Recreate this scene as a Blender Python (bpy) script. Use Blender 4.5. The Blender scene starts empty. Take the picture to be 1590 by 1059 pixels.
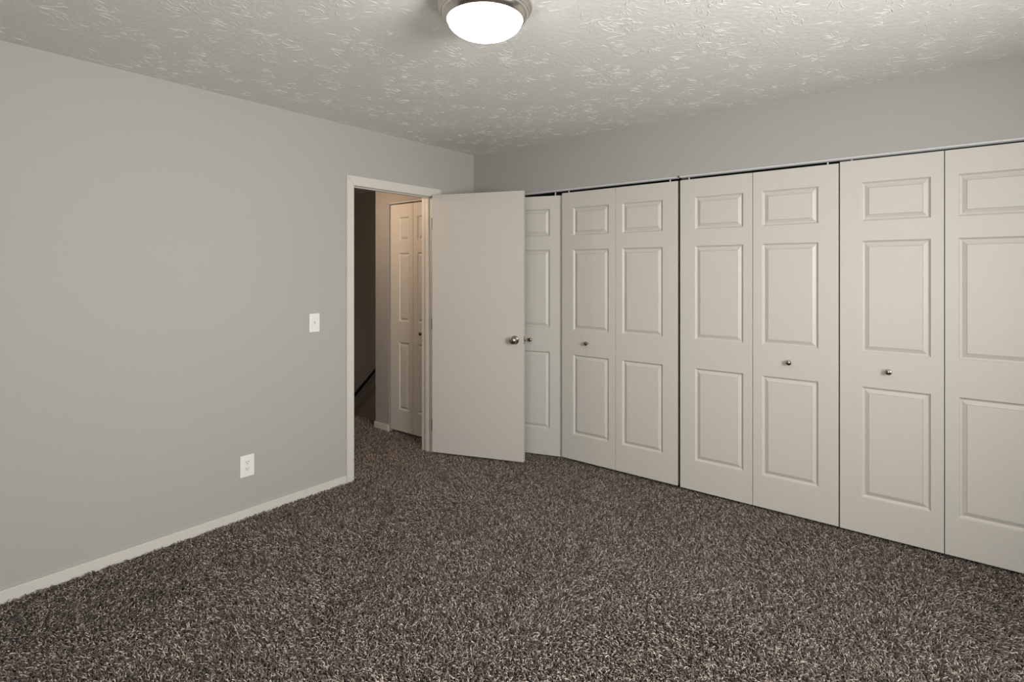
import bpy, bmesh, math, random
import numpy as np
from mathutils import Vector, Matrix

C = bpy.context.scene.collection
S = bpy.context.scene
PI = math.pi

# ------------------------------------------------------------------ camera
cam_d = bpy.data.cameras.new('camera')
cam = bpy.data.objects.new('camera', cam_d); C.objects.link(cam)
cam_d.sensor_width = 36.0
cam_d.lens = 853.0 / 1590.0 * 36.0
cam_d.shift_y = -(529.5 - 423.0) / 1590.0
cam_d.clip_start = 0.02
cam.location = (0, 0, 1.43)
cam.rotation_euler = (PI / 2, 0, math.atan2(684.0, 853.0))
S.camera = cam

# ------------------------------------------------------------------ world, colour management
w = bpy.data.worlds.new('world'); S.world = w; w.use_nodes = True
nt = w.node_tree; nt.nodes.clear()
wo = nt.nodes.new('ShaderNodeOutputWorld'); bg = nt.nodes.new('ShaderNodeBackground')
sky = nt.nodes.new('ShaderNodeTexSky'); sky.sky_type = 'NISHITA'
sky.sun_disc = False; sky.sun_elevation = math.radians(40); sky.sun_rotation = math.radians(200)
nt.links.new(sky.outputs[0], bg.inputs[0]); nt.links.new(bg.outputs[0], wo.inputs[0])
bg.inputs[1].default_value = 0.15
S.view_settings.view_transform = 'Standard'
S.view_settings.look = 'None'
S.view_settings.exposure = 0.0
S.view_settings.gamma = 1.0
S.view_settings.use_curve_mapping = False
S.cycles.max_bounces = 8
S.cycles.diffuse_bounces = 6

RX, FY = 1.50, -1.10          # right wall and front wall (behind the camera)
LX, BY, CH = -3.23, 3.50, 2.44

def area(name, loc, rot, sx, sy, power, col, spread=180):
    d = bpy.data.lights.new(name, 'AREA'); d.shape = 'RECTANGLE'; d.size = sx; d.size_y = sy
    d.energy = power; d.color = col; d.spread = math.radians(spread)
    o = bpy.data.objects.new(name, d); C.objects.link(o); o.location = loc; o.rotation_euler = rot
    return o
# daylight entering through the two windows behind / beside the camera
area('daylight_right', (RX - 0.03, 1.15, 1.56), (0, PI / 2, 0), 1.00, 1.35, 118, (0.985, 0.99, 1.0), 148)
area('daylight_front', (-0.20, FY + 0.03, 1.50), (PI / 2, 0, 0), 1.35, 1.15, 30, (0.985, 0.99, 1.0), 150)
# hall lamp and stairwell light
def point(name, loc, power, col, r=0.08):
    d = bpy.data.lights.new(name, 'POINT'); d.energy = power; d.color = col; d.shadow_soft_size = r
    o = bpy.data.objects.new(name, d); C.objects.link(o); o.location = loc
    return o
point('hall_lamp_light', (-3.98, 2.30, 2.10), 25, (1.0, 0.72, 0.50), 0.10)
point('stairwell_light', (-7.1, 3.55, 0.15), 4.5, (1.0, 0.93, 0.9), 0.05)
LAMP_STRENGTH = 16.0

# ------------------------------------------------------------------ materials
def new_mat(name):
    m = bpy.data.materials.new(name); m.use_nodes = True
    n = m.node_tree.nodes; b = n['Principled BSDF']
    return m, m.node_tree, b

def paint(name, col, rough=0.6, bump=None, scale=300, stretch=(1, 1, 1), strength=0.1, dist=0.001, var=0.0, spec=0.3):
    m, t, b = new_mat(name)
    b.inputs['Base Color'].default_value = (*col, 1)
    b.inputs['Roughness'].default_value = rough
    b.inputs['Specular IOR Level'].default_value = spec
    tc = t.nodes.new('ShaderNodeTexCoord'); mp = t.nodes.new('ShaderNodeMapping')
    t.links.new(tc.outputs['Object'], mp.inputs[0]); mp.inputs['Scale'].default_value = stretch
    if bump:
        no = t.nodes.new('ShaderNodeTexNoise'); no.inputs['Scale'].default_value = scale
        no.inputs['Detail'].default_value = 4
        t.links.new(mp.outputs[0], no.inputs['Vector'])
        bp = t.nodes.new('ShaderNodeBump'); bp.inputs['Strength'].default_value = strength
        bp.inputs['Distance'].default_value = dist
        t.links.new(no.outputs['Fac'], bp.inputs['Height']); t.links.new(bp.outputs[0], b.inputs['Normal'])
    if var:
        n2 = t.nodes.new('ShaderNodeTexNoise'); n2.inputs['Scale'].default_value = 1.6; n2.inputs['Detail'].default_value = 3
        t.links.new(tc.outputs['Object'], n2.inputs['Vector'])
        mr = t.nodes.new('ShaderNodeMapRange'); mr.inputs[3].default_value = 1 - var; mr.inputs[4].default_value = 1 + var
        t.links.new(n2.outputs['Fac'], mr.inputs[0])
        hs = t.nodes.new('ShaderNodeHueSaturation'); hs.inputs['Color'].default_value = (*col, 1)
        t.links.new(mr.outputs[0], hs.inputs['Value']); t.links.new(hs.outputs[0], b.inputs['Base Color'])
    return m

def metal(name, col, rough, aniso=0.0):
    m, t, b = new_mat(name)
    b.inputs['Base Color'].default_value = (*col, 1)
    b.inputs['Metallic'].default_value = 1.0
    b.inputs['Roughness'].default_value = rough
    tc = t.nodes.new('ShaderNodeTexCoord'); no = t.nodes.new('ShaderNodeTexNoise')
    no.inputs['Scale'].default_value = 8
    t.links.new(tc.outputs['Object'], no.inputs['Vector'])
    mr = t.nodes.new('ShaderNodeMapRange'); mr.inputs[3].default_value = rough * 0.95; mr.inputs[4].default_value = rough * 1.05
    t.links.new(no.outputs['Fac'], mr.inputs[0]); t.links.new(mr.outputs[0], b.inputs['Roughness'])
    return m

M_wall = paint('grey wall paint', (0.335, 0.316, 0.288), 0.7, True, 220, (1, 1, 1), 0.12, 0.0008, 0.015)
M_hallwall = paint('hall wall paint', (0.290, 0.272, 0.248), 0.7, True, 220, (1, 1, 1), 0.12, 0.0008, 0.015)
M_trim = paint('off white trim paint', (0.505, 0.475, 0.42), 0.42, True, 40, (4, 4, 0.6), 0.10, 0.0006)
M_door = paint('off white embossed door', (0.49, 0.460, 0.405), 0.40, True, 60, (5, 5, 0.35), 0.22, 0.0006)
M_slab = paint('off white flush door', (0.455, 0.425, 0.375), 0.50, True, 45, (3, 3, 0.8), 0.12, 0.0006, 0.01)
M_plastic = paint('white plastic', (0.66, 0.64, 0.60), 0.35)
M_plastic2 = paint('white plastic toggle', (0.64, 0.62, 0.59), 0.30)
M_hole = paint('dark slot', (0.03, 0.028, 0.025), 0.6)
M_track = paint('white enamelled track', (0.50, 0.50, 0.48), 0.30)
M_nickel = metal('brushed nickel', (0.66, 0.63, 0.59), 0.22)
M_knob = metal('polished nickel', (0.36, 0.32, 0.27), 0.16)
M_rail = paint('dark stained rail wood', (0.035, 0.025, 0.02), 0.35, True, 30, (1, 8, 8), 0.1, 0.0005)
M_closet_shade = paint('shade-darkened closet interior', (0.12, 0.11, 0.10), 0.9)  # shade of the unlit closets is put into this dark wall colour
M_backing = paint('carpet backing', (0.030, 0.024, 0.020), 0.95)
M_frame = paint('window vinyl', (0.8, 0.8, 0.78), 0.4)

# ceiling: stomp-brush (crow's foot) plaster
def ceiling_mat():
    m, t, b = new_mat('stomp textured ceiling')
    N = t.nodes.new; L = t.links.new
    b.inputs['Base Color'].default_value = (0.69, 0.68, 0.645, 1); b.inputs['Roughness'].default_value = 0.75
    b.inputs['Specular IOR Level'].default_value = 0.25
    tc = N('ShaderNodeTexCoord')
    fn = N('ShaderNodeTexNoise'); fn.inputs['Scale'].default_value = 45; fn.inputs['Detail'].default_value = 3
    L(tc.outputs['Object'], fn.inputs['Vector'])
    bp = N('ShaderNodeBump'); bp.inputs['Strength'].default_value = 0.6; bp.inputs['Distance'].default_value = 0.003
    L(fn.outputs['Fac'], bp.inputs['Height']); L(bp.outputs[0], b.inputs['Normal'])
    return m
M_ceil = ceiling_mat()

def pile_mat():
    m, t, b = new_mat('taupe shag yarn')
    at = t.nodes.new('ShaderNodeAttribute'); at.attribute_name = 'yarn'
    t.links.new(at.outputs['Color'], b.inputs['Base Color'])
    b.inputs['Roughness'].default_value = 0.85; b.inputs['Specular IOR Level'].default_value = 0.2
    b.inputs['Sheen Weight'].default_value = 0.15; b.inputs['Sheen Roughness'].default_value = 0.5
    return m
M_pile = pile_mat()

def glow_mat():
    m, t, b = new_mat('lit opal glass')
    b.inputs['Base Color'].default_value = (0.9, 0.88, 0.84, 1); b.inputs['Roughness'].default_value = 0.25
    b.inputs['Emission Color'].default_value = (1.0, 0.93, 0.82, 1); b.inputs['Emission Strength'].default_value = LAMP_STRENGTH
    return m
M_glow = glow_mat()
def glass_mat():
    m, t, b = new_mat('window glass')
    b.inputs['Base Color'].default_value = (0.9, 0.95, 0.95, 1); b.inputs['Roughness'].default_value = 0.02
    b.inputs['Transmission Weight'].default_value = 1.0
    return m
M_glass = glass_mat()

# ------------------------------------------------------------------ mesh helpers
def box(bm, x0, y0, z0, x1, y1, z1, bevel=0.0):
    vs = [bm.verts.new(p) for p in ((x0,y0,z0),(x1,y0,z0),(x1,y1,z0),(x0,y1,z0),(x0,y0,z1),(x1,y0,z1),(x1,y1,z1),(x0,y1,z1))]
    fs = [bm.faces.new([vs[i] for i in f]) for f in ((0,3,2,1),(4,5,6,7),(0,1,5,4),(1,2,6,5),(2,3,7,6),(3,0,4,7))]
    if bevel:
        es = list({e for f in fs for e in f.edges})
        bmesh.ops.bevel(bm, geom=es, offset=bevel, segments=2, affect='EDGES', profile=0.6)
def lathe(bm, prof, mat=Matrix.Identity(4), seg=32):
    """prof: (radius, height) pairs turned about local z"""
    rings = []
    for r, h in prof:
        if r < 1e-6: rings.append([bm.verts.new(mat @ Vector((0, 0, h)))])
        else: rings.append([bm.verts.new(mat @ Vector((r*math.cos(2*PI*i/seg), r*math.sin(2*PI*i/seg), h))) for i in range(seg)])
    for a, b in zip(rings, rings[1:]):
        for i in range(seg):
            j = (i+1) % seg
            if len(a) == 1 and len(b) == 1: continue
            if len(a) == 1: bm.faces.new((a[0], b[j], b[i]))
            elif len(b) == 1: bm.faces.new((a[i], a[j], b[0]))
            else: bm.faces.new((a[i], a[j], b[j], b[i]))
def obj(name, bm, mat, parent=None, smooth=False):
    bmesh.ops.recalc_face_normals(bm, faces=bm.faces)
    me = bpy.data.meshes.new(name); bm.to_mesh(me); bm.free()
    if smooth:
        for p in me.polygons: p.use_smooth = True
        me.set_sharp_from_angle(angle=math.radians(40))
    me.materials.append(mat)
    o = bpy.data.objects.new(name, me); C.objects.link(o)
    if parent: o.parent = parent
    return o
def boxes(name, lst, mat, parent=None, bevel=0.0):
    bm = bmesh.new()
    for b in lst: box(bm, *b, bevel=bevel)
    return obj(name, bm, mat, parent)
def struct(o, label=None, cat=None):
    o['kind'] = 'structure'
    if label: o['label'] = label
    if cat: o['category'] = cat
    return o
def tag(o, label, cat, group=None, kind=None):
    o['label'] = label; o['category'] = cat
    if group: o['group'] = group
    if kind: o['kind'] = kind
    return o
def empty(name, loc, rz=0):
    o = bpy.data.objects.new(name, None); C.objects.link(o); o.location = loc; o.rotation_euler = (0, 0, rz)
    o.empty_display_size = 0.1
    return o

# ------------------------------------------------------------------ room shell
FZ = -0.014                     # top of the carpet backing; pile tips end near z = 0
HL = -3.34                      # hall face of the left wall
D0, D1, DH = 2.282, 3.014, 2.036  # clear door opening between the jambs
J = 0.016                       # jamb board thickness
HY = 3.18                       # hall closet wall
SX = -4.17                      # its outside corner by the stairs
SY0, SY1 = 3.31, 4.27           # stairwell
HX, HF = -8.6, 0.9              # hall end walls

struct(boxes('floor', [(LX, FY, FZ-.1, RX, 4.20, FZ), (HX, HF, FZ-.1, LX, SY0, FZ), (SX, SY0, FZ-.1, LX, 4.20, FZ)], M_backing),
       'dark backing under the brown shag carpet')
# steps going down along the stairwell
st = [(HX, SY0, FZ-2.6, HX+.01, SY1, FZ-2.59)]
for i in range(13):
    x1 = SX - 0.15 - 0.25*i
    st.append((x1-0.25, SY0+.001, FZ-0.19*(i+1)-0.19, x1 + (.15 if i == 0 else 0), SY1-.001, FZ-0.19*(i+1)))
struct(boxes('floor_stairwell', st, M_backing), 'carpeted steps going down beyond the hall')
def stomp_ceiling(x0, x1, y0, y1):
    # plaster pulled up by a stomp brush: fans of low curved ridges standing off the flat ceiling
    bm = bmesh.new(); box(bm, x0, y0, CH, x1, y1, CH+.1)
    me = bpy.data.meshes.new('t'); bmesh.ops.recalc_face_normals(bm, faces=bm.faces); bm.to_mesh(me); bm.free()
    V = [tuple(v.co) for v in me.vertices]; F = [tuple(p.vertices) for p in me.polygons]; bpy.data.meshes.remove(me)
    nbox = len(F); R = random.Random(11)
    cell = .160
    ny = int((y1-y0)/cell); nx = int((x1-x0)/cell)
    for i in range(nx+1):
        for j in range(ny+1):
            cx = x0 + (i+R.uniform(.05, .95))*cell; cy = y0 + (j+R.uniform(.05, .95))*cell
            a0 = R.uniform(0, 2*PI); span = R.choice((1.2, 2.0, 2.8, 5.5)); n = int(R.uniform(8, 15)*span/2.0)+5
            Rm = R.uniform(.06, .13)
            for k in range(n):
                a = a0 + span*(k+R.uniform(-.5, .5))/n
                r0 = R.uniform(.015, Rm); ln_ = R.uniform(.018, .055); segs = 5
                w_ = R.uniform(.0013, .0031); h_ = R.uniform(.0005, .0015); cv = R.uniform(-14, 14)
                px, py = cx+math.cos(a)*r0, cy+math.sin(a)*r0; d = a + R.uniform(-.35, .35)
                b = len(V); ok = True; pts = []
                for q in range(segs+1):
                    pts.append((px, py, d)); st_ = ln_/segs; px += math.cos(d)*st_; py += math.sin(d)*st_; d += cv*st_ + R.uniform(-.25, .25)
                if any(not (x0+.008 < p[0] < x1-.008 and y0+.008 < p[1] < y1-.008) for p in pts): continue
                for q, (ax, ay, dd_) in enumerate(pts):
                    t_ = q/segs; e_ = max(.12, math.sin(PI*min(1, .12+.88*t_))**.5) if q not in (0, segs) else .12
                    nx_, ny_ = -math.sin(dd_), math.cos(dd_)
                    for u_, hh_ in ((-1, 0), (-.45, .85), (0, 1), (.45, .85), (1, 0)):
                        V.append((ax+nx_*u_*w_*e_, ay+ny_*u_*w_*e_, CH + .0002 - hh_*h_*e_))
                for q in range(segs):
                    for u_ in range(4):
                        p_ = b+q*5+u_; F.append((p_, p_+5, p_+6, p_+1))
    me = bpy.data.meshes.new('ceiling'); me.from_pydata(V, [], F); me.update()
    me.polygons.foreach_set('use_smooth', [i >= nbox for i in range(len(F))])
    # winding so that ridge normals face down
    me.materials.append(M_ceil)
    o = bpy.data.objects.new('ceiling', me); C.objects.link(o)
    print('ceiling faces', len(F), 'normal z', me.polygons[nbox+2].normal.z)
    return o
ceil = struct(stomp_ceiling(LX, RX, FY, 4.20), 'white stomp textured ceiling')
struct(boxes('ceiling_hall', [(HX, HF, CH, LX, SY1+.1, CH+.1)], M_ceil), 'dim hall ceiling beyond the open door')
struct(boxes('wall_left', [(HL, FY, -.1, LX, D0-J, CH), (HL, D1+J, -.1, LX, 4.20, CH), (HL, D0-J, DH+J, LX, D1+J, CH)], M_wall),
       'grey painted wall with the open doorway')
OPX0, OPX1, OPZ = -3.20, 0.435, 2.064
struct(boxes('wall_back', [(LX, BY, OPZ, RX, BY+.10, CH), (LX, BY, -.1, OPX0, BY+.10, OPZ), (OPX1, BY, -.1, RX, BY+.10, OPZ)], M_wall),
       'grey painted wall above the closet doors')
struct(boxes('wall_closet', [(LX, 4.20, -.1, RX, 4.28, CH), (-1.4225, 3.60, -.1, -1.3925, 4.20, CH), (OPX1+.1, 3.60, -.1, OPX1+.14, 4.20, CH)], M_closet_shade),
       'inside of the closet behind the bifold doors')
# right and front walls with window openings
WR = (0.45, 1.85, 1.00, 2.12)   # y0 y1 z0 z1
WF = (-0.90, 0.50, 0.90, 2.10) # x0 x1 z0 z1
struct(boxes('wall_right', [(RX, FY, -.1, RX+.12, WR[0], CH), (RX, WR[1], -.1, RX+.12, 4.28, CH), (RX, WR[0], -.1, RX+.12, WR[1], WR[2]), (RX, WR[0], WR[3], RX+.12, WR[1], CH)], M_wall))
struct(boxes('wall_front', [(HL, FY-.12, -.1, WF[0], FY, CH), (WF[1], FY-.12, -.1, RX+.12, FY, CH), (WF[0], FY-.12, -.1, WF[1], FY, WF[2]), (WF[0], FY-.12, WF[3], WF[1], FY, CH)], M_wall))
def window(name, along, a0, a1, z0, z1, p, d):
    """along: 'x' or 'y'; p = wall face, d = outward sign"""
    e = empty(name, (0, 0, 0)); struct(e)
    def bx(a, b, c, dd, e0, e1):
        lo, hi = sorted((p + d*e0, p + d*e1))
        return (a, lo, c, b, hi, dd) if along == 'x' else (lo, a, c, hi, b, dd)
    t = .045; m = (a0+a1)/2
    boxes('window_frame', [bx(a0, a1, z0, z0+t, .04, .10), bx(a0, a1, z1-t, z1, .04, .10), bx(a0, a0+t, z0+t, z1-t, .04, .10), bx(a1-t, a1, z0+t, z1-t, .04, .10),
                           bx(m-.02, m+.02, z0+t, z1-t, .05, .09)], M_frame, e)
    boxes('pane', [bx(a0+t, m-.02, z0+t, z1-t, .068, .072), bx(m+.02, a1-t, z0+t, z1-t, .068, .072)], M_glass, e)
    boxes('window_sill', [bx(a0, a1, z0-.02, z0, -.03, .04)], M_frame, e)
window('window_1', 'y', WR[0], WR[1], WR[2], WR[3], RX, 1)
window('window_2', 'x', WF[0], WF[1], WF[2], WF[3], FY, -1)

# hall beyond the doorway
HO0, HO1, HOZ = -3.972, HL, 2.058
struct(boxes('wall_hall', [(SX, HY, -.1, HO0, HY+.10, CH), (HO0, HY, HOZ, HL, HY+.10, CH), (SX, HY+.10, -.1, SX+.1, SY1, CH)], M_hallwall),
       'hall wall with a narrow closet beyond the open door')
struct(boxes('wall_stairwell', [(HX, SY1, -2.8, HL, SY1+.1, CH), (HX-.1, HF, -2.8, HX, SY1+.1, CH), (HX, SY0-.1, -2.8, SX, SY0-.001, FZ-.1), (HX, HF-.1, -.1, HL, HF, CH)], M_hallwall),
       'dark wall of the stairwell behind the handrail')
struct(boxes('wall_hall_closet', [(SX+.1, 3.75, -.1, HL, 3.80, CH)], M_closet_shade))

# baseboards
BH = 0.047
struct(boxes('baseboard_left', [(LX, FY, FZ, LX+.011, 2.214, BH)], M_trim, bevel=.002), 'low off-white baseboard along the left wall')
struct(boxes('baseboard_hall', [(SX-.011, HY-.011, FZ, HO0-.004, HY, BH+.004), (SX-.011, HY, FZ, SX, SY0, BH+.004)], M_trim, bevel=.002), 'off-white baseboard on the hall wall beside the closet')
struct(boxes('baseboard_back', [(OPX1+.02, BY-.011, FZ, RX, BY, BH)], M_trim, bevel=.002))
struct(boxes('baseboard_right', [(RX-.011, FY, FZ, RX, BY-.011, BH)], M_trim, bevel=.002))
struct(boxes('baseboard_front', [(LX+.011, FY, FZ, RX-.011, FY+.011, BH)], M_trim, bevel=.002))

# door casing and jamb
ct = 0.012
bm = bmesh.new()
cx0, cx1 = LX, LX + ct
CA, CB = 2.216, 3.100
IA, IB, IZ, OZ = 2.272, 3.022, 2.030, 2.096
def prism(bm, pts, x0, x1):
    a = [bm.verts.new((x0, y, z)) for y, z in pts]; b = [bm.verts.new((x1, y, z)) for y, z in pts]
    n = len(pts); bm.faces.new(a); bm.faces.new(b[::-1])
    for i in range(n): bm.faces.new((a[i], a[(i+1) % n], b[(i+1) % n], b[i]))
    return b
prism(bm, [(CA, FZ), (IA, FZ), (IA, IZ), (CA, OZ)], cx0, cx1)
prism(bm, [(IB, FZ), (CB, FZ), (CB, OZ), (IB, IZ)], cx0, cx1)
prism(bm, [(IA, IZ), (IB, IZ), (CB, OZ), (CA, OZ)], cx0, cx1)
bmesh.ops.bevel(bm, geom=[e for e in bm.edges if all(v.co.x > cx1-1e-5 for v in e.verts)], offset=.003, segments=2, affect='EDGES')
casing = struct(obj('trim_1', bm, M_trim), 'off-white casing around the bedroom doorway')
boxes('jamb', [(HL-.012, D0-J, FZ, LX, D0, DH), (HL-.012, D1, FZ, LX, D1+J, DH), (HL-.012, D0-J, DH, LX, D1+J, DH+J)], M_trim, casing, bevel=.001)
boxes('door_stop', [(-3.300, D0, FZ, -3.268, D0+.011, DH-.011), (-3.300, D1-.011, FZ, -3.268, D1, DH-.011), (-3.300, D0, DH-.011, -3.268, D1, DH)], M_trim, casing, bevel=.002)
boxes('strike_plate', [(-3.262, D0, .885, -3.236, D0+.0015, .945)], M_nickel, casing)
boxes('hall_casing', [(HL-.012, D0-.06, FZ, HL, D0-J, DH+.06), (HL-.012, D1+J, FZ, HL, D1+.06, DH+.06), (HL-.012, D0-J, DH+J, HL, D1+J, DH+.06)], M_trim, casing, bevel=.001)

# ------------------------------------------------------------------ open flush door
P0 = Vector((-3.200, 2.984)); P1 = Vector((-2.491, 3.244))
dv = (P1 - P0); DL = dv.length; ang = math.atan2(dv.y, dv.x)
door = empty('door_1', (P0.x, P0.y, 0.016), ang)
struct(door, 'plain off-white flush door standing open into the bedroom')
DT = 2.040 - 0.016
bm = bmesh.new(); box(bm, 0, 0, 0, DL, .035, DT, bevel=.0015)
obj('door_slab', bm, M_slab, door)
kn = empty('knob_pivot', (0, 0, 0)); bpy.data.objects.remove(kn)
kz = 1.43 - 4.09*105.5/853 - 0.016
kx = DL - 0.068
knob_prof = [(0, 0), (.032, 0), (.033, .003), (.031, .007), (.022, .010), (.0135, .013), (.0125, .024), (.017, .030), (.025, .037), (.0275, .046),
             (.0265, .055), (.021, .061), (.012, .064), (0, .065)]
bm = bmesh.new(); lathe(bm, knob_prof, Matrix.Translation((kx, 0, kz)) @ Matrix.Rotation(PI/2, 4, 'X'), 40)
o = obj('door_knob', bm, M_knob, door, True); o['label'] = 'round nickel door knob'
bm = bmesh.new(); lathe(bm, knob_prof, Matrix.Translation((kx, .035, kz)) @ Matrix.Rotation(-PI/2, 4, 'X'), 40)
obj('door_knob', bm, M_knob, door, True)
bm = bmesh.new(); box(bm, DL-.0002, .0055, kz-.029, DL+.0018, .0295, kz+.029, bevel=.0006)
lp = obj('latch_plate', bm, M_knob, door); lp['label'] = 'nickel latch plate'
bm = bmesh.new(); box(bm, DL+.001, .011, kz-.009, DL+.011, .024, kz+.009, bevel=.003)
obj('latch_bolt', bm, M_knob, lp)
for hz in (0.21, 1.01, 1.80):
    bm = bmesh.new()
    lathe(bm, [(0, -.002), (.003, -.002), (.0048, 0), (.0048, .089), (.003, .091), (0, .093)], Matrix.Translation((-.005, .0095, hz-.045)), 16)
    box(bm, -.005, .0085, hz-.045, .0, .0105, hz+.044)
    obj('hinge', bm, M_knob, door, True)

# ------------------------------------------------------------------ six-panel bifold leaves
PZ = [(0.211, 0.811), (0.996, 1.602), (1.708, 1.919)]     # above the floor, door bottom at 0.018
def ring_panel(bm, x0, x1, z0, z1):
    prof = [(0, 0), (.0015, .0010), (.0040, .0045), (.0085, .0092), (.0125, .0108), (.0150, .0105), (.0325, .0022), (.0334, .0040), (.0347, .0018), (.0360, .0018)]
    loops = []
    for o_, d in prof:
        loops.append([bm.verts.new(p) for p in ((x0+o_, d, z0+o_), (x1-o_, d, z0+o_), (x1-o_, d, z1-o_), (x0+o_, d, z1-o_))])
    for a, b in zip(loops, loops[1:]):
        for i in range(4):
            bm.faces.new((a[i], a[(i+1) % 4], b[(i+1) % 4], b[i]))
    bm.faces.new(loops[-1])
    return loops[0]
def leaf_mesh(w, h, px0, px1, base=0.018, th=.030):
    """front face (y=0) with three raised panels between px0 and px1"""
    bm = bmesh.new()
    zs = [0]
    for a, b in PZ: zs += [a-base, b-base]
    zs.append(h)
    e = .0015
    xs = [e, px0, px1, w-e]
    zz = [e] + zs[1:-1] + [h-e]
    V = {}
    for i, x in enumerate(xs):
        for j, z in enumerate(zz): V[i, j] = bm.verts.new((x, 0, z))
    for i in range(3):
        for j in range(len(zz)-1):
            if i == 1 and j % 2 == 1:
                r = ring_panel(bm, xs[1], xs[2], zz[j], zz[j+1])
            else:
                bm.faces.new((V[i, j], V[i+1, j], V[i+1, j+1], V[i, j+1]))
    # eased border and body
    nz = len(zz)
    per = [V[i, 0] for i in range(4)] + [V[3, j] for j in range(1, nz)] + [V[i, nz-1] for i in (2, 1, 0)] + [V[0, j] for j in range(nz-2, 0, -1)]
    def off(v, y):
        x, z = v.co.x, v.co.z
        x = 0 if x < e*1.5 else (w if x > w-e*1.5 else x); z = 0 if z < e*1.5 else (h if z > h-e*1.5 else z)
        return bm.verts.new((x, y, z))
    r1 = [off(v, e) for v in per]; r2 = [off(v, th) for v in per]
    n = len(per)
    for a, b in ((per, r1), (r1, r2)):
        for i in range(n): bm.faces.new((a[i], a[(i+1) % n], b[(i+1) % n], b[i]))
    bm.faces.new(r2)
    bmesh.ops.remove_doubles(bm, verts=bm.verts, dist=1e-5)
    return bm
def leaf(w, h, px0, px1, parent, x=0, y=0, rz=0, base=.018):
    o = obj('door_leaf', leaf_mesh(w, h, px0, px1, base), M_door, parent)
    o.location = (x, y, 0); o.rotation_euler = (0, 0, rz)
    return o
sk_prof = [(0, 0), (.0085, 0), (.009, .002), (.0065, .005), (.006, .011), (.010, .016), (.0145, .021), (.0155, .026), (.013, .031), (.006, .034), (0, .0345)]
def small_knob(x, z, parent, s=1.0):
    bm = bmesh.new(); lathe(bm, [(r*s, h*s) for r, h in sk_prof], Matrix.Rotation(PI/2, 4, 'X'), 28)
    o = obj('knob', bm, M_knob, parent, True); o.location = (x, 0, z); o['label'] = 'small round nickel knob'
    return o
def pin(x, y, z0, z1, parent):
    bm = bmesh.new(); lathe(bm, [(0, z0-.01), (.0045, z0-.01), (.0045, z1), (0, z1)], Matrix.Translation((x, y, 0)), 12)
    o = obj('pivot_pin', bm, M_track, parent, True); return o

KZ = 0.905
YD = 3.515                       # front face of the closed leaves
W_OUT, PW, NARROW = .108, .300, .0525

def bifold(x0, x1, bottom, top, knob_side, label, s='closed'):
    """a closed pair; outer stiles are the wide ones, the knob sits on one leaf"""
    e = empty('bifold_door', (x0, YD, bottom)); h = top - bottom
    tag(e, label, 'closet door', 'bifold closet doors along the back wall', 'thing')
    wl = (x1 - x0 - .003)/2
    l1 = leaf(wl, h, wl-NARROW-PW, wl-NARROW, e, 0, 0, 0, bottom)
    l2 = leaf(wl, h, NARROW, NARROW+PW, e, wl+.003, 0, 0, bottom)
    cx = (wl-NARROW-PW/2)+.0 if knob_side == 'L' else wl+.003+NARROW+PW/2
    k = small_knob(0, KZ-bottom, l1 if knob_side == 'L' else l2)
    k.location.x = (wl/2 - .002) if knob_side == 'L' else wl/2 - .022
    pin(.055, .015, h, OPZ-.0145-bottom, e); pin(x1-x0-.055, .015, h, OPZ-.0145-bottom, e)
    return e
bifold(-2.330, -1.419, .020, 2.035, 'L', 'off-white six-panel bifold door, knob on its left leaf, beside the ajar pair')
bifold(-1.400, -0.494, .017, 2.036, 'R', 'off-white six-panel bifold door, knob on its right leaf, middle of the closet wall')
bifold(-0.488, 0.425, .015, 2.043, 'L', 'off-white six-panel bifold door cut off by the right edge of the photo')
# the ajar pair behind the open bedroom door
aj = empty('bifold_door', (-3.185, 3.537, .010))
tag(aj, 'off-white bifold door folded slightly ajar, half hidden behind the open bedroom door', 'closet door', 'bifold closet doors along the back wall', 'thing')
ha = 2.024 - .010; wl = .430
A1 = Vector((-2.340, 3.538)); al = math.radians(17.2)
A0 = A1 - Vector((math.cos(al), math.sin(al)))*.455          # fold line, pulled into the room
l2 = leaf(.453, ha, NARROW, NARROW+PW, aj, A0.x+3.185, A0.y-3.537, al, .006)
P3 = Vector((-3.185, 3.537)); dd = A0 - P3
l1 = leaf(dd.length-.004, ha, dd.length-.004-NARROW-.26, dd.length-.004-NARROW, aj, 0, 0, math.atan2(dd.y, dd.x), .006)
small_knob(.2, KZ-.006-.010+.004, l2)
pin(-2.340-.06+3.185, -.005+.0, ha, OPZ-.0145-.010, aj)
pin(.06, .02, ha, OPZ-.0145-.010, aj)

# tracks
def track(x0, x1, y0, ztop, label, group, dep=.030):
    bm = bmesh.new(); t = .0025; zb = ztop - .011
    for b in ((x0, y0, zb, x1, y0+t, ztop), (x0, y0+dep-t, zb, x1, y0+dep, ztop), (x0, y0+t, ztop-t, x1, y0+dep-t, ztop),
              (x0, y0+t, zb, x1, y0+.008, zb+t), (x0, y0+dep-.008, zb, x1, y0+dep-t, zb+t)):
        box(bm, *b)
    o = obj('door_track', bm, M_track)
    tag(o, label, 'door track', group, 'thing')
    return o
track(OPX0+.01, -1.4175, 3.506, OPZ, 'white metal door track above the two left bifold doors', 'closet door tracks', .038)
track(-1.4005, OPX1, 3.506, OPZ, 'white metal door track above the two right bifold doors', 'closet door tracks', .038)
track(HO0, HL, HY+.006, HOZ, 'white metal door track above the hall closet door', None)

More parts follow.
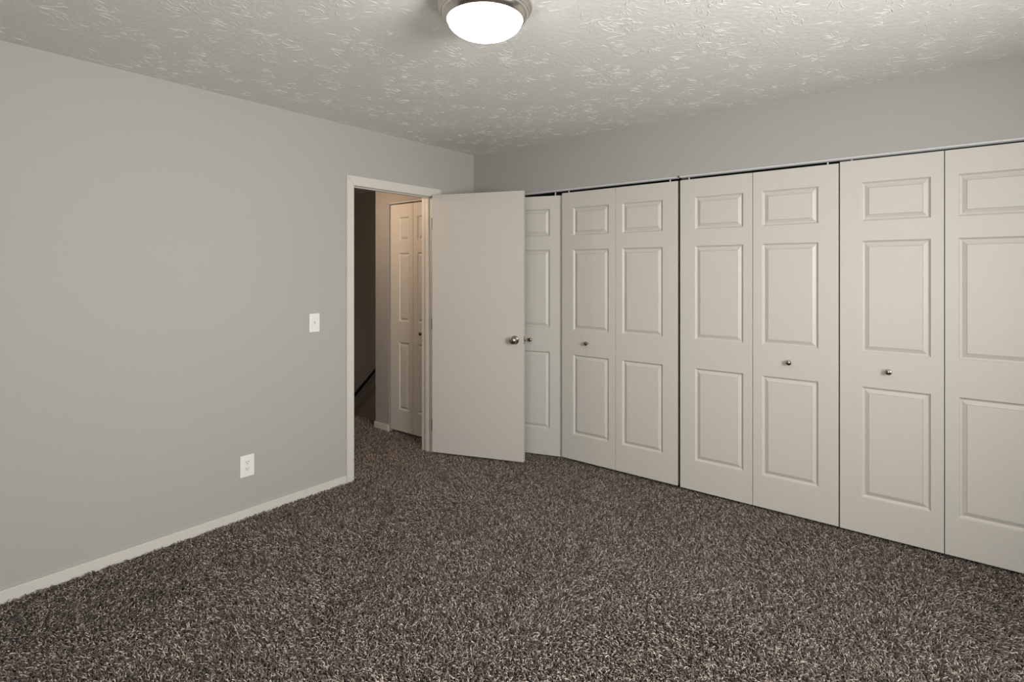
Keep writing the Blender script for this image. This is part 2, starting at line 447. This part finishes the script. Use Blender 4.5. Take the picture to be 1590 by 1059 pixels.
# hall bifold
hb = empty('bifold_door', (HO0+.010, HY+.005, .020))
tag(hb, 'narrow six-panel bifold closet door in the hall seen through the open doorway', 'closet door', None, 'thing')
hh = 2.036 - .020
a = leaf(.3045, hh, .120, .2525, hb, 0, 0, 0, .020); b_ = leaf(.3045, hh, .052, .1845, hb, .3075, 0, 0, .020)
small_knob(.118, .905-.020, b_)
pin(.05, .015, hh, HOZ-.0145-.020, hb); pin(.56, .015, hh, HOZ-.0145-.020, hb)

# ------------------------------------------------------------------ switch and outlet on the left wall
def plate(name, y, z, wy, hz, label, cat):
    e = empty(name, (LX, y, z)); tag(e, label, cat)
    bm = bmesh.new(); box(bm, 0, -wy/2, -hz/2, .0065, wy/2, hz/2, bevel=.002)
    obj('wall_plate', bm, M_plastic, e)
    return e
sw = plate('light_switch', 1.976, 1.104, .073, .119, 'white toggle light switch on the grey wall beside the doorway', 'light switch')
bm = bmesh.new(); box(bm, .0062, -.017, -.034, .0080, .017, .034, bevel=.0007); obj('switch_body', bm, M_plastic2, sw)
bm = bmesh.new()
tv = [(.0075, -.0048, -.011), (.0075, .0048, -.011), (.0075, .0048, .011), (.0075, -.0048, .011), (.0185, -.0040, .006), (.0185, .0040, .006), (.0165, .0040, .0125), (.0165, -.0040, .0125)]
vs = [bm.verts.new(p) for p in tv]
for f in ((0,1,2,3),(4,5,6,7),(0,1,5,4),(1,2,6,5),(2,3,7,6),(3,0,4,7)): bm.faces.new([vs[i] for i in f])
obj('toggle', bm, M_plastic2, sw)
ol = plate('power_outlet', 1.541, .297, .083, .126, 'white duplex power outlet low on the grey wall above the baseboard', 'power outlet')
for dz in (.0195, -.0195):
    bm = bmesh.new()
    rc = [(.0172*math.cos(t), .0145*max(-.95, min(.95, 1.25*math.sin(t)))) for t in [2*PI*i/28 for i in range(28)]]
    A = [bm.verts.new((.0060, y, dz+z)) for y, z in rc]; B = [bm.verts.new((.0078, y, dz+z)) for y, z in rc]
    bm.faces.new(B)
    for i in range(28): bm.faces.new((A[i], A[(i+1) % 28], B[(i+1) % 28], B[i]))
    rcp = obj('receptacle', bm, M_plastic2, ol)
    bm = bmesh.new()
    box(bm, .0074, -.0078, dz-.001, .0081, -.0050, dz+.0085)
    box(bm, .0074, .0050, dz+.000, .0081, .0078, dz+.0078)
    lathe(bm, [(0, 0), (.0026, 0), (.0026, .0007), (0, .0007)], Matrix.Translation((.0074, 0, dz-.0065)) @ Matrix.Rotation(PI/2, 4, 'Y'), 14)
    obj('slots', bm, M_hole, rcp)

# ------------------------------------------------------------------ ceiling lamp
lx, ly = -1.354, 1.528
cl = empty('ceiling_light', (lx, ly, CH)); tag(cl, 'round flush-mount ceiling light with brushed nickel ring and lit white glass bowl', 'ceiling light')
bm = bmesh.new()
lathe(bm, [(0, -.0005), (.164, -.0005), (.169, -.006), (.1745, -.014), (.1768, -.024), (.1765, -.032), (.1735, -.038), (.1690, -.0415), (.1672, -.0425),
           (.1668, -.0460), (.1655, -.0485), (.1630, -.0500), (.1612, -.0505), (.1606, -.0540), (.1585, -.0600), (.1545, -.0665), (.1490, -.0720), (.1440, -.0755),
           (.1412, -.0762), (.1395, -.0750), (.1390, -.068)], seg=96)
obj('lamp_ring', bm, M_nickel, cl, True)
bm = bmesh.new()
R_, hD = .1388, .066
pr = [(R_*math.cos(t), -.073 - hD*math.sin(t)) for t in [PI/2*i/20 for i in range(21)]]
pr[-1] = (0, pr[-1][1]); lathe(bm, [(0, -.0725)] + pr, seg=96)
obj('glass_bowl', bm, M_glow, cl, True)

# ------------------------------------------------------------------ stair handrail on the far stairwell wall
def tube(bm, pts, r, seg=14):
    rings = []
    for i, p in enumerate(pts):
        p = Vector(p); d = (Vector(pts[min(i+1, len(pts)-1)]) - Vector(pts[max(i-1, 0)])).normalized()
        u = d.cross(Vector((0, 1, 0)));
        if u.length < .1: u = d.cross(Vector((0, 0, 1)))
        u.normalize(); v = d.cross(u)
        rings.append([bm.verts.new(p + r*(math.cos(2*PI*k/seg)*u + math.sin(2*PI*k/seg)*v)) for k in range(seg)])
    for a, b in zip(rings, rings[1:]):
        for k in range(seg): bm.faces.new((a[k], a[(k+1) % seg], b[(k+1) % seg], b[k]))
    bm.faces.new(rings[0]); bm.faces.new(rings[-1][::-1])
sl = .886
def rz_(x): return .155 + (x + 5.61)*sl
hr = empty('handrail', (-6.0, SY1, rz_(-6.0))); tag(hr, 'dark sloping stair handrail on the wall beyond the open doorway', 'handrail')
bm = bmesh.new(); tube(bm, [(x+6.0, -.075, (x+6.0)*sl) for x in (-7.6, -6.6, -5.6, -4.75)], .024)
obj('rail', bm, M_rail, hr, True)
for x in (-7.3, -6.25, -5.0):
    bm = bmesh.new(); z = (x+6.0)*sl
    tube(bm, [(x+6.0, -.075, z-.022), (x+6.0, -.070, z-.05), (x+6.0, -.04, z-.075), (x+6.0, 0.0, z-.08)], .006, 8)
    obj('bracket', bm, M_nickel, hr, True)

# ------------------------------------------------------------------ carpet pile
def carpet():
    rng = np.random.default_rng(7)
    regs = [(LX+.006, FY+.02, RX-.03, 3.57, 1), (HL-.02, D0+.004, LX+.006, D1-.004, 1), (-5.9, HF+.3, HL-.02, HY-.010, 1), (-5.9, HY-.010, SX-.014, SY0-.004, 1), (HO0, HY-.010, HL-.02, HY+.06, 1)]
    def vnoise(x, y, s, seed):
        r = np.random.default_rng(seed); g = r.random((96, 96))
        u = x*s + 31.7; v = y*s + 17.3
        i = np.floor(u).astype(int); j = np.floor(v).astype(int); fu = u-i; fv = v-j
        fu = fu*fu*(3-2*fu); fv = fv*fv*(3-2*fv)
        i %= 96; j %= 96; i2 = (i+1) % 96; j2 = (j+1) % 96
        return (g[i, j]*(1-fu)+g[i2, j]*fu)*(1-fv) + (g[i, j2]*(1-fu)+g[i2, j2]*fu)*fv
    X = []; Y = []
    for x0, y0, x1, y1, _ in regs:
        # jittered grid
        sp = 0.0071
        gx, gy = np.meshgrid(np.arange(x0+sp/2, x1, sp), np.arange(y0+sp/2, y1, sp))
        X.append((gx + rng.uniform(-.45, .45, gx.shape)*sp).ravel()); Y.append((gy + rng.uniform(-.45, .45, gy.shape)*sp).ravel())
    X = np.concatenate(X); Y = np.concatenate(Y)
    # sparse where neither the photo nor a step to the side can see it (behind the camera)
    d = -0.6255*X + 0.78*Y
    keep = (d > 0.7) | (rng.random(len(X)) < .35)
    keep &= ~(((X > OPX1-.01) | (X < OPX0+.01)) & (Y > BY-.013) & (X > LX))
    X = X[keep]; Y = Y[keep]; n = len(X)
    # pile lean: brushed patches
    big = vnoise(X, Y, 1.7, 1)*.55 + vnoise(X, Y, 4.3, 2)*.45
    ang = vnoise(X, Y, .9, 3)*2*PI*1.2 + vnoise(X, Y, 3.4, 4)*2.2
    leanm = .002 + .012*np.clip((big-.3)*2.2, 0, 1)
    ra = rng.uniform(0, 2*PI, n); rm = rng.uniform(.004, .025, n)
    tx = np.cos(ang)*leanm + np.cos(ra)*rm; ty = np.sin(ang)*leanm + np.sin(ra)*rm
    clump = vnoise(X, Y, 34, 5)
    H = .0072 + .0085*clump + .003*big + rng.uniform(-.0025, .0035, n)
    # mid point bows sideways for the twist
    L = np.sqrt(tx*tx+ty*ty)+1e-6; sx = -ty/L; sy = tx/L
    bow = rng.uniform(-.005, .005, n)
    rad = rng.uniform(.0014, .0025, n)
    P = np.zeros((n, 10, 3), np.float32)
    tw = rng.uniform(0, 2*PI, n)
    for k in range(3):
        a = tw + k*2*PI/3
        P[:, k, 0] = X + np.cos(a)*rad; P[:, k, 1] = Y + np.sin(a)*rad; P[:, k, 2] = FZ-.001
        P[:, 3+k, 0] = X + tx*.32 + sx*bow + np.cos(a+.5)*rad*1.15; P[:, 3+k, 1] = Y + ty*.32 + sy*bow + np.sin(a+.5)*rad*1.15; P[:, 3+k, 2] = FZ + H*.68
        P[:, 6+k, 0] = X + tx*.78 + sx*bow*.6 + np.cos(a+1.0)*rad*.95; P[:, 6+k, 1] = Y + ty*.78 + sy*bow*.6 + np.sin(a+1.0)*rad*.95; P[:, 6+k, 2] = FZ + H*.99 + np.sin(a)*rad*.4
    P[:, 9, 0] = X + tx; P[:, 9, 1] = Y + ty; P[:, 9, 2] = FZ + H*.93
    # keep clear of walls
    P[:, :, 0] = np.where((X > LX)[:, None], np.maximum(P[:, :, 0], LX+.0115*((Y < D0-.01) | (Y > D1+.01))[:, None] - .2*((Y >= D0-.01) & (Y <= D1+.01))[:, None]), P[:, :, 0])
    # strands in the doorway stay between the jambs, hall strands stay off the hall walls
    inw = ((X < LX+.02) & (X > HL-.04))[:, None]
    P[:, :, 1] = np.where(inw, np.clip(P[:, :, 1], D0+.001, D1-.001), P[:, :, 1])
    hal = (X <= HL-.02)[:, None]; offd = ((Y < D0) | (Y > D1))[:, None]
    P[:, :, 0] = np.where(hal & offd, np.minimum(P[:, :, 0], HL-.013), P[:, :, 0])
    und = ((X <= OPX1) & (X >= OPX0) & (Y > BY-.04))[:, None]
    P[:, :, 0] = np.where(und, np.clip(P[:, :, 0], OPX0+.004, OPX1-.004), P[:, :, 0])
    pier = (((X > OPX1) | (X < OPX0)) & (Y > 3.3))[:, None]
    P[:, :, 1] = np.where(pier, np.minimum(P[:, :, 1], BY-.013), P[:, :, 1])
    quads = []
    for b in (0, 3):
        for k in range(3):
            j = (k+1) % 3; quads.append((b+k, b+j, b+3+j, b+3+k))
    tris = [(6+k, 6+(k+1) % 3, 9) for k in range(3)]
    base = (np.arange(n)*10)[:, None]
    q = (base[:, :, None] + np.array(quads)[None]).reshape(-1)
    t = (base[:, :, None] + np.array(tris)[None]).reshape(-1)
    nq, ntr = len(q)//4, len(t)//3
    me = bpy.data.meshes.new('carpet_pile')
    me.vertices.add(n*10); me.vertices.foreach_set('co', P.reshape(-1))
    me.loops.add(len(q)+len(t)); me.loops.foreach_set('vertex_index', np.concatenate([q, t]).astype(np.int32))
    me.polygons.add(nq+ntr)
    ls = np.concatenate([np.arange(nq)*4, nq*4 + np.arange(ntr)*3]).astype(np.int32)
    me.polygons.foreach_set('loop_start', ls)
    me.polygons.foreach_set('use_smooth', np.ones(nq+ntr, bool))
    me.update(calc_edges=True)
    # yarn colours: mixed dark brown, taupe and pale beige strands
    r = rng.random(n); pal = np.array([(.052, .037, .027), (.142, .108, .083), (.315, .255, .208), (.56, .47, .395)])
    idx = np.digitize(r, [.34, .63, .87]); col = pal[idx] * rng.uniform(.85, 1.15, (n, 1)) * YARN
    ca = me.color_attributes.new('yarn', 'FLOAT_COLOR', 'POINT')
    cc = np.ones((n, 10, 4), np.float32); cc[:, :, :3] = col[:, None, :]
    ca.data.foreach_set('color', cc.reshape(-1))
    me.materials.append(M_pile)
    o = bpy.data.objects.new('carpet_pile', me); C.objects.link(o)
    tag(o, 'brown and taupe shag carpet covering the whole floor', 'carpet', kind='stuff')
    print('tufts', n)
YARN = 1.0
carpet()
